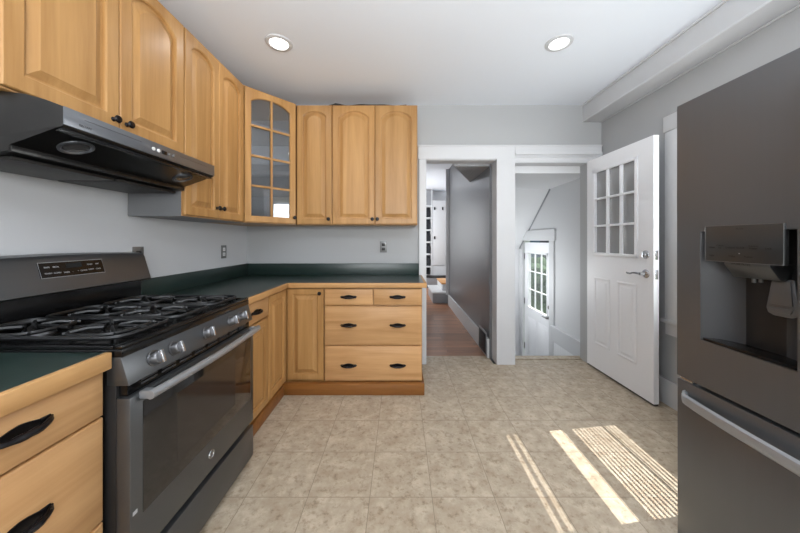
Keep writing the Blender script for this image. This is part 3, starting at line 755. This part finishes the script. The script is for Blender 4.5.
text('brand_text', 'BROAN', .0115, 'textd', fp, (.062, -.0033, 1.652), FRONT)
for x, m in ((.335, 'platew'), (.362, 'platew'), (.425, 'plate'), (.450, 'plate')):
    b = newbm(); lathe(b, [(0, 0), (.0075, 0), (.0075, .003), (.006, .0042), (0, .0042)], (x, -.003, 1.665), (0, -1, 0), 18); obj('push_button', b, m, fp)
b = newbm(); box(b, .380, .408, -.0042, -.002, 1.657, 1.673, .0005); obj('display', b, 'black', fp)
sl = Vector((0, .15, -.054)).normalized(); nn = Vector((0, -.054, -.15)).normalized()
for x in (.12, .635):
    p = Vector((x, .092, 1.602)); b = newbm()
    lathe(b, [(.048, -.004), (.048, .004), (.040, .006), (.036, .002), (.036, -.004)], p, nn, 28); r = obj('lamp_ring', b, 'steel_l', t)
    b = newbm(); lathe(b, [(0, .004), (.02, .0035), (.036, .001), (.036, -.003), (0, -.003)], p, nn, 28); obj('lamp_lens', b, 'lens', r)
for x0, x1 in ((.03, .37), (.385, .725)):
    b = newbm(); box(b, x0, x1, .20, .47, 1.534, 1.546, .002); obj('grease_filter', b, 'filt', t)
b = newbm(); box(b, 0.004, HW-.004, .012, .030, 1.619, 1.632, .001); obj('gap_shade_strip', b, 'black', t)  # black strip stands in for the shade of an open gap
b = newbm(); box(b, 0.002, HW-.002, .168, .178, 1.553, 1.572, .002); obj('lip_strip', b, 'steel_h', t)

# ------------------------------------------------------------------ fridge
t = thing('refrigerator', 'dark stainless French-door refrigerator with water dispenser', 'refrigerator', (1.07, 1.128, 0), -L90)
FW = 0.91; SY = 0.06
b = newbm(); box(b, 0.004, FW-.004, SY+.012, 0.86, 0.02, 1.765, .004); obj('body', b, 'blackm', t)
# left (dispenser) door with recess
dz0, dz1 = 0.752, 1.785
rx0, rx1, rz0, rz1 = 0.088, 0.342, 0.915, 1.30; dd = 0.075
b = newbm(); x1 = FW/2-.003
def door_with_recess():
    b = bmesh.new(); y0, y1 = 0.0, SY
    def q(*p): b.faces.new([b.verts.new(v) for v in p])
    X = [0, rx0, rx1, x1]; Z = [dz0, rz0, rz1, dz1]
    V = {}
    for i, x in enumerate(X):
        for k, z in enumerate(Z): V[i, k] = b.verts.new((x, 0, z))
    for i in range(3):
        for k in range(3):
            if i == 1 and k == 1: continue
            b.faces.new((V[i, k], V[i+1, k], V[i+1, k+1], V[i, k+1]))
    # recess: side walls and curved back
    n = 10; A = []
    front = [(V[1, 1], V[1, 2]), (V[2, 1], V[2, 2])]
    cols = []
    for i in range(n+1):
        u = i/n; x = rx0+(rx1-rx0)*u
        y = dd*(1-abs(2*u-1)**3)**(1/1.6) if 0 < i < n else 0
        if i == 0: cols.append((V[1, 1], V[1, 2]))
        elif i == n: cols.append((V[2, 1], V[2, 2]))
        else: cols.append((b.verts.new((x, y, rz0-.0)), b.verts.new((x, y, rz1))))
    for a, c in zip(cols, cols[1:]): b.faces.new((a[0], a[1], c[1], c[0])).material_index = 1
    b.faces.new([c[0] for c in cols]).material_index = 1; b.faces.new([c[1] for c in cols][::-1]).material_index = 1
    # outside
    Bk = [b.verts.new(p) for p in ((0, y1, dz0), (x1, y1, dz0), (x1, y1, dz1), (0, y1, dz1))]
    b.faces.new((V[0, 0], V[0, 1], V[0, 2], V[0, 3], Bk[3], Bk[0])); b.faces.new((V[3, 3], V[3, 2], V[3, 1], V[3, 0], Bk[1], Bk[2]))
    b.faces.new((V[0, 3], V[1, 3], V[2, 3], V[3, 3], Bk[2], Bk[3])); b.faces.new((V[3, 0], V[2, 0], V[1, 0], V[0, 0], Bk[0], Bk[1]))
    bmesh.ops.recalc_face_normals(b, faces=b.faces[:])
    return b
ld = obj('door', door_with_recess(), 'steel_f', t); ld.data.materials.append(M['recess'])
b = newbm(); box(b, FW/2+.003, FW, 0, SY, dz0, dz1, .004); rd = obj('door', b, 'steel_f', t)
for par, x in ((ld, FW/2-.045), (rd, FW/2+.045)):
    b = newbm(); pts = []; n = 24
    for i in range(n+1):
        u = i/n; pts.append((x, -0.018-0.040*math.sin(PI*u)**0.5, 0.84+u*0.86))
    pts[0] = (x, 0.0, .84); pts[-1] = (x, 0.0, 1.70)
    tube(b, pts, .012, 10, flat=1.0); obj('door_handle', b, 'handle', par)
# dispenser
yp = -0.004
b = newbm(); box(b, .107, .318, yp, .012, 1.198, 1.318, .003); pn = obj('dispenser_panel', b, 'steel_p', ld)
b = newbm(); tube(b, [(.108, yp, 1.199), (.317, yp, 1.199), (.317, yp, 1.317), (.108, yp, 1.317)], .0008, 4, closed=True); obj('panel_rim', b, 'plate', pn)
text('panel_text', 'FILTER', .007, 'textf', pn, (.212, yp-.0003, 1.305), FRONT, .0002)
for s, x, z in (('Water', .13, 1.245), ('Cubed\nIce', .155, 1.248), ('Crushed', .185, 1.245), ('Ice Off', .213, 1.245), ('Express\nFreeze', .247, 1.248), ('Lock', .283, 1.245), ('Light', .13, 1.218), ('Fridge', .19, 1.218), ('Freezer', .235, 1.218)):
    text('panel_text', s, .0075, 'textf', pn, (x, yp-.0003, z), FRONT, .0002)
b = newbm(); box(b, .209, .212, yp-.0006, yp, 1.226, 1.229); obj('indicator', b, 'textg', pn)
b = newbm(); prism(b, [(-.002, 1.198), (-.002, 1.190), (.03, 1.150), (.060, 1.150), (.070, 1.198)], 'X', .165, .285, .002); obj('nozzle_housing', b, 'steel', ld)
text('housing_text', 'WATER FILTER', .008, 'textf', ld, (.212, -.0027, 1.1935), FRONT, .0002)
b = newbm(); cyl(b, (.205, .05, 1.135), (.205, .05, 1.151), .006, n=12); cyl(b, (.222, .05, 1.138), (.222, .05, 1.151), .005, n=12); obj('spout', b, 'plate', ld)
# paddle
b = newbm()
P = [(.250, 1.155), (.236, 1.066), (.240, 1.052), (.252, 1.045), (.292, 1.045), (.305, 1.052), (.309, 1.066), (.300, 1.155)]
prism(b, P, 'Y', .048, .056, .002)
prism(b, [(.256, 1.15), (.248, 1.080), (.298, 1.080), (.294, 1.15)], 'Y', .044, .049, .001)
prism(b, [(.245, 1.070), (.250, 1.056), (.294, 1.056), (.300, 1.070)], 'Y', .0445, .049, .001)
obj('paddle', b, 'steel_f', ld)
b = newbm(); P = [(rx0+.004, .004), (rx1-.004, .004), (rx1-.02, .055), (rx1-.06, .085), (rx0+.06, .085), (rx0+.02, .055)]
prism(b, P, 'Z', rz0+.001, rz0+.010, .001); tr = obj('drip_tray', b, 'black', ld)
# freezer drawer
b = newbm(); box(b, 0, FW, 0, SY, .06, .740, .004); fd = obj('freezer_drawer', b, 'steel_f', t)
b = newbm(); pts = []; n = 28
for i in range(n+1):
    u = i/n; pts.append((.03+u*(FW-.06), -.012-.042*math.sin(PI*u)**0.45 if 0 < i < n else 0.002, .688))
tube(b, pts, .010, 8, flat=2.0); obj('freezer_handle', b, 'handle', fd)
b = newbm(); box(b, .01, .06, .002, .02, .741, .751, .002); obj('hinge', b, 'bright', t)
for x in (.08, FW-.08):
    for y in (.12, .8):
        b = newbm(); cyl(b, (x, y, 0), (x, y, .022), .02, n=12); obj('foot', b, 'blackm', t)
b = newbm(); box(b, .01, FW-.01, .05, .07, .012, .055); obj('kick_grille', b, 'blackm', t)

# ------------------------------------------------------------------ open kitchen door (door_1)
hx, hy = 1.913, 2.985; ex, ey = 1.930, 2.222
dvec = Vector((ex-hx, ey-hy)); DW = dvec.length; dang = math.atan2(dvec.y, dvec.x)
t = thing('door_1', 'white nine-light panel door standing open against the right wall', 'door', (hx, hy, 0), dang)
del t['category']; t['kind'] = 'structure'
# local: x along the door, visible face towards local -Y (world -X), thickness to +Y
DZa, DZb, DT = 0.018, 2.070, 0.042
gx0, gx1, gz0, gz1 = 0.115, 0.60, 1.145, 1.93
b = newbm()
box(b, 0, gx0, 0, DT, DZa, DZb); box(b, gx1, DW, 0, DT, DZa, DZb); box(b, gx0, gx1, 0, DT, DZa, gz0); box(b, gx0, gx1, 0, DT, gz1, DZb)
obj('slab', b, 'doorw', t, smooth=False)
b = newbm()
for yy in (-.010, DT-.006):
    f = .022
    box(b, gx0-f, gx0+.006, yy, yy+.016, gz0-f, gz1+f, .003); box(b, gx1-.006, gx1+f, yy, yy+.016, gz0-f, gz1+f, .003)
    box(b, gx0-f, gx1+f, yy, yy+.016, gz0-f, gz0+.006, .003); box(b, gx0-f, gx1+f, yy, yy+.016, gz1-.006, gz1+f, .003)
obj('glazing_frame', b, 'doorw', t)
b = newbm()
for k in (1, 2):
    x = gx0+(gx1-gx0)*k/3; box(b, x-.009, x+.009, -.004, DT+.004, gz0, gz1, .003)
    z = gz0+(gz1-gz0)*k/3; box(b, gx0, gx1, -.0035, DT+.0035, z-.009, z+.009, .003)
obj('muntin_grid', b, 'doorw', t)
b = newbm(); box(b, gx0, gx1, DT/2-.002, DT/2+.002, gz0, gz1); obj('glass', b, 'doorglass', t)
for x0, x1 in ((.105, .315), (.400, .610)):
    b = newbm(); z0, z1 = .255, .91
    def fr(e, y): return [(x0+e, y, z0+e), (x1-e, y, z0+e), (x1-e, y, z1-e), (x0+e, y, z1-e)]
    L = [fr(0, -.0005), fr(.006, -.007), (fr(.016, -.007)), fr(.022, -.0015), fr(.036, -.0015), fr(.05, -.006)]
    rows = [[b.verts.new(p) for p in q] for q in L]
    for a, c in zip(rows, rows[1:]):
        for i in range(4): b.faces.new((a[i], a[(i+1) % 4], c[(i+1) % 4], c[i]))
    b.faces.new(rows[-1]); bmesh.ops.recalc_face_normals(b, faces=b.faces[:])
    obj('raised_panel', b, 'doorw', t, smooth=False)
lx = DW-.068
b = newbm(); lathe(b, [(0, 0), (.033, 0), (.033, .004), (.028, .012), (.018, .014), (.017, .022), (0, .024)], (lx, 0, 1.155), (0, -1, 0), 24); box(b, lx-.004, lx+.004, -.036, -.02, 1.137, 1.173, .002)
obj('deadbolt', b, 'bright', t)
b = newbm(); lathe(b, [(0, 0), (.034, 0), (.034, .004), (.026, .012), (.013, .016), (.012, .05), (0, .052)], (lx, 0, 1.005), (0, -1, 0), 24)
tube(b, [(lx, -.046, 1.005), (lx-.035, -.05, 1.008), (lx-.065, -.048, 1.006), (lx-.095, -.046, .997), (lx-.125, -.046, .998), (lx-.135, -.046, 1.003)], [.010, .009, .008, .007, .007, .005], 10)
obj('lever_handle', b, 'bright', t)
b = newbm(); box(b, DW-.0005, DW+.001, .008, .034, 1.12, 1.19, .0003); box(b, DW-.0005, DW+.001, .008, .034, .97, 1.04, .0003); cyl(b, (DW, .021, 1.155), (DW+.003, .021, 1.155), .008, n=12); cyl(b, (DW, .021, 1.005), (DW+.006, .021, 1.005), .007, n=12)
obj('latch_plate', b, 'bright', t)
b = newbm(); box(b, .002, DW-.002, .004, DT-.004, .006, DZa); obj('door_sweep', b, 'blackm', t)
b = newbm()
for z in (.25, 1.05, 1.85): cyl(b, (-.004, DT/2, z-.05), (-.004, DT/2, z+.05), .007, n=12)
obj('hinges', b, 'bright', t)

# ------------------------------------------------------------------ outside door at the landing (door_2)
t = thing('door_2', 'white outside door with nine-light window at the foot of the stairs', 'door', (XR+0.03, 4.03, -0.8), L90)
del t['category']; t['kind'] = 'structure'
# local x -> world +Y, local -Y -> world +X ; the room side is local +Y
dwid = .88; g0, g1, ga, gb = .135, .745, .98, 1.86
b = newbm(); box(b, 0, g0, -.042, 0, .01, 2.03); box(b, g1, dwid, -.042, 0, .01, 2.03); box(b, g0, g1, -.042, 0, .01, ga); box(b, g0, g1, -.042, 0, gb, 2.03); obj('slab', b, 'doorw', t, smooth=False)
b = newbm()
for x in (g0-.02, g1-.006): box(b, x, x+.026, -.008, .010, ga-.02, gb+.02, .003)
for z in (ga-.02, gb-.006): box(b, g0-.02, g1+.02, -.008, .010, z, z+.026, .003)
for k in (1, 2):
    x = g0+(g1-g0)*k/3; box(b, x-.007, x+.007, -.030, -.008, ga, gb, .002)
    z = ga+(gb-ga)*k/3; box(b, g0, g1, -.0295, -.0085, z-.007, z+.007, .002)
obj('muntin_grid', b, 'doorw', t)
b = newbm(); box(b, g0, g1, -.022, -.018, ga, gb); obj('glass', b, 'glass', t)
for x0, x1 in ((.12, .40), (.48, .76)):
    b = newbm(); box(b, x0, x1, -.001, .004, .22, .82, .003); box(b, x0+.04, x1-.04, .003, .008, .26, .78, .003); obj('raised_panel', b, 'doorw', t)
b = newbm(); lathe(b, [(0, 0), (.03, 0), (.03, .006), (.013, .012), (.012, .05), (0, .052)], (.07, 0, .97), (0, 1, 0), 20); tube(b, [(.07, .048, .97), (.13, .052, .972), (.19, .048, .966)], [.009, .008, .006], 8)
obj('lever_handle', b, 'plate', t)
b = newbm(); lathe(b, [(0, 0), (.03, 0), (.028, .012), (.017, .02), (0, .022)], (.07, 0, 1.12), (0, 1, 0), 20); obj('deadbolt', b, 'plate', t)
b = newbm()
for z in (.3, 1.05, 1.8): box(b, dwid-.004, dwid+.012, -.01, .008, z-.05, z+.05, .002)
obj('hinges', b, 'blackm', t)
b = newbm(); box(b, XR-.022, XR, 3.90, 4.02, -.8, 1.26, .003); box(b, XR-.022, XR, 4.915, 5.02, -.8, 1.12, .003); box(b, XR-.026, XR, 3.87, 4.93, 1.26, 1.42, .003)
struct('trim_10', b, 'white', smooth=True, label='white casing of the outside door')

# ------------------------------------------------------------------ downlights
for i, (x, y, lab) in enumerate([(-.852, 2.056, 'round recessed ceiling light on the left, above the cabinets side'), (1.12, 2.056, 'round recessed ceiling light on the right, towards the open door'), (-.85, -.6, 'round recessed ceiling light behind the camera, left'), (1.12, -.6, 'round recessed ceiling light behind the camera, right')]):
    t = thing('ceiling_light', lab, 'ceiling light', (x, y, ZC), 0, 'recessed ceiling lights')
    b = newbm(); lathe(b, [(.060, -.002), (.066, -.010), (.088, -.006), (.092, 0), (.060, 0)], n=40); obj('trim_ring', b, 'white', t)
    b = newbm(); lathe(b, [(0, -.006), (.060, -.005), (.060, -.001), (0, -.001)], n=40); obj('diffuser', b, 'led', t)
    d = bpy.data.lights.new('downlight', 'AREA'); d.shape = 'DISK'; d.size = .12; d.energy = 2; d.color = (1, .99, .97); d.spread = math.radians(160)
    o = bpy.data.objects.new('downlight', d); C.objects.link(o); o.parent = t; o.location = (0, 0, -.014)

# ------------------------------------------------------------------ outlets
def outlet(name, label, loc, rz, plate, ins, kind):
    t = thing(name, label, 'outlet' if kind == 'outlet' else 'switch', loc, rz)
    b = newbm(); box(b, -.036, .036, -.006, 0, -.058, .058, .002); obj('plate', b, plate, t)
    if kind == 'outlet':
        for z in (-.022, .022):
            b = newbm(); box(b, -.017, .017, -.008, -.005, z-.015, z+.015, .003); r = obj('receptacle', b, ins, t)
            b = newbm(); box(b, -.008, -.006, -.0085, -.0075, z-.005, z+.006); box(b, .006, .008, -.0085, -.0075, z-.005, z+.006); obj('slots', b, 'dark', r)
    else:
        b = newbm(); box(b, -.017, .017, -.009, -.005, -.033, .033, .002); obj('rocker', b, ins, t)
outlet('wall_outlet', 'brushed metal outlet plate on the back wall above the green counter', (-.17, YB, 1.2), 0, 'plate', 'textf', 'outlet')
outlet('wall_outlet', 'metal outlet plate on the left wall near the corner', (XL, 2.60, 1.165), L90, 'plate', 'platew', 'outlet')
outlet('wall_switch', 'pale plate half hidden behind the range backguard', (XL, 1.750, 1.172), L90, 'plate', 'textf', 'switch')

# ------------------------------------------------------------------ hall vent
t = thing('wall_vent', 'dark metal floor-level vent grille on the grey hall wall', 'vent', (.96, 3.14, .02), -L90)
b = newbm(); box(b, -.30, 0, -.032, -.026, 0, .25, .002); obj('frame', b, 'grey', t)
b = newbm()
for k in range(12): box(b, -.285, -.015, -.037, -.032, .018+k*.018, .030+k*.018, .001)
obj('louvres', b, 'blackm', t)

# ------------------------------------------------------------------ far room: step, landing, shelves, cupboard
t = thing('hall_steps', 'low grey steps with white and oak treads at the hall end', 'steps', (0, 0, 0))
b = newbm(); box(b, .66, 2.06, 5.86, 6.8, 0, .20, .002); obj('riser_block', b, 'grey', t)
b = newbm(); box(b, .64, 2.06, 5.84, 6.8, .20, .225, .004); obj('tread', b, 'white', t, label='white painted lower tread')
b = newbm(); box(b, .87, 2.06, 6.0, 6.8, .225, .36, .002); obj('riser_block', b, 'white', t)
b = newbm(); box(b, .85, 2.06, 5.98, 6.8, .36, .385, .004); obj('tread', b, 'oak', t, label='orange oak upper tread')
t = thing('built_in_shelf', 'tall narrow built-in shelf with dark open compartments at the hall end', 'shelf', (.35, 7.97, 0))
b = newbm(); box(b, 0, .03, 0, .32, .30, 2.65); box(b, .50, .53, 0, .32, .30, 2.65)
for z in (.54, .88, 1.21, 1.54, 1.87, 2.20): box(b, .03, .50, 0, .30, z-.02, z+.02)
obj('frame', b, 'white', t)
b = newbm(); box(b, .03, .50, .30, .32, .30, 2.20); obj('back_panel', b, 'shelfdark', t)
b = newbm(); box(b, .03, .50, .02, .30, 2.22, 2.64); obj('top_panel', b, 'grey', t)
for i, z in enumerate((.56, .90, 1.23, 1.56, 1.89)):
    t2 = obj('storage_bin', (lambda bb: (box(bb, .40, .83, 8.02, 8.25, z+.001, z+.20, .01), bb)[1])(newbm()), 'book1')
    tag(t2, ['dark cloth bin in the bottom compartment of the hall shelf', 'dark cloth bin in the second compartment from the bottom of the hall shelf', 'dark cloth bin in the middle compartment of the hall shelf', 'dark cloth bin in the second compartment from the top of the hall shelf', 'dark cloth bin in the top open compartment of the hall shelf'][i], 'bin', 'dark bins in the hall shelf')
t = thing('cupboard', 'tall white cupboard with small black fittings beside the hall shelf', 'cupboard', (.885, 7.97, 0))
b = newbm(); box(b, 0, .9, 0.02, .32, .30, 2.36); obj('body', b, 'white', t)
b = newbm(); box(b, .01, .44, 0, .02, .58, 2.34, .003); dd1 = obj('door', b, 'white', t); b = newbm(); box(b, .45, .88, 0, .02, .58, 2.34, .003); dd2 = obj('door', b, 'white', t)
for par, x, z in ((dd1, .06, 2.13), (dd1, .06, 1.33), (dd1, .28, 2.13)):
    b = newbm(); box(b, x-.02, x+.02, -.02, 0, z-.04, z+.04, .004); obj('latch', b, 'blackm', par)
t = thing('bench', 'long grey painted bench below the hall shelf and cupboard', 'bench', (.35, 7.70, 0))
b = newbm(); box(b, 0, 1.5, 0, .26, 0, .28, .002); obj('base', b, 'grey', t)
b = newbm(); box(b, -.02, 1.52, -.02, .26, .28, .31, .004); obj('top', b, 'blackm', t)

# ------------------------------------------------------------------ outdoors beyond the landing door
b = newbm(); box(b, XR+T, 22, -6, 16, -1.0, -.9); o = struct('ground', b, 'grass', label='green lawn outside the landing door')
b = newbm(); rnd = random.Random(3)
for k in range(60):
    p = (rnd.uniform(-.4, .4), rnd.uniform(-4, 4), rnd.uniform(.2, 1.3)); bb = bmesh.new(); bmesh.ops.create_icosphere(bb, subdivisions=2, radius=rnd.uniform(.3, .5))
    for v in bb.verts: v.co *= rnd.uniform(.85, 1.15)
    merge(b, bb, Matrix.Translation(p))
hd = obj('hedge', b, 'leaf'); hd.location = (5.4, 10.6, -.9); tag(hd, 'green hedge seen through the landing door window', 'hedge')
t = thing('neighbour_house', 'pale blue sided house seen through the landing door window', 'house', (7.6, 16, -.9))
b = newbm(); box(b, 0, 5, -4, 4, 0, 3.2); obj('wall', b, 'siding', t)
b = newbm(); prism(b, [(-4.3, 3.2), (4.3, 3.2), (0, 5.6)], 'X', -.3, 5.3); obj('roof', b, 'grey', t)
b = newbm(); box(b, -.03, 0, -1.2, -.2, 1, 2.4); box(b, -.03, 0, 1, 2, 1, 2.4); obj('window', b, 'shelfdark', t)
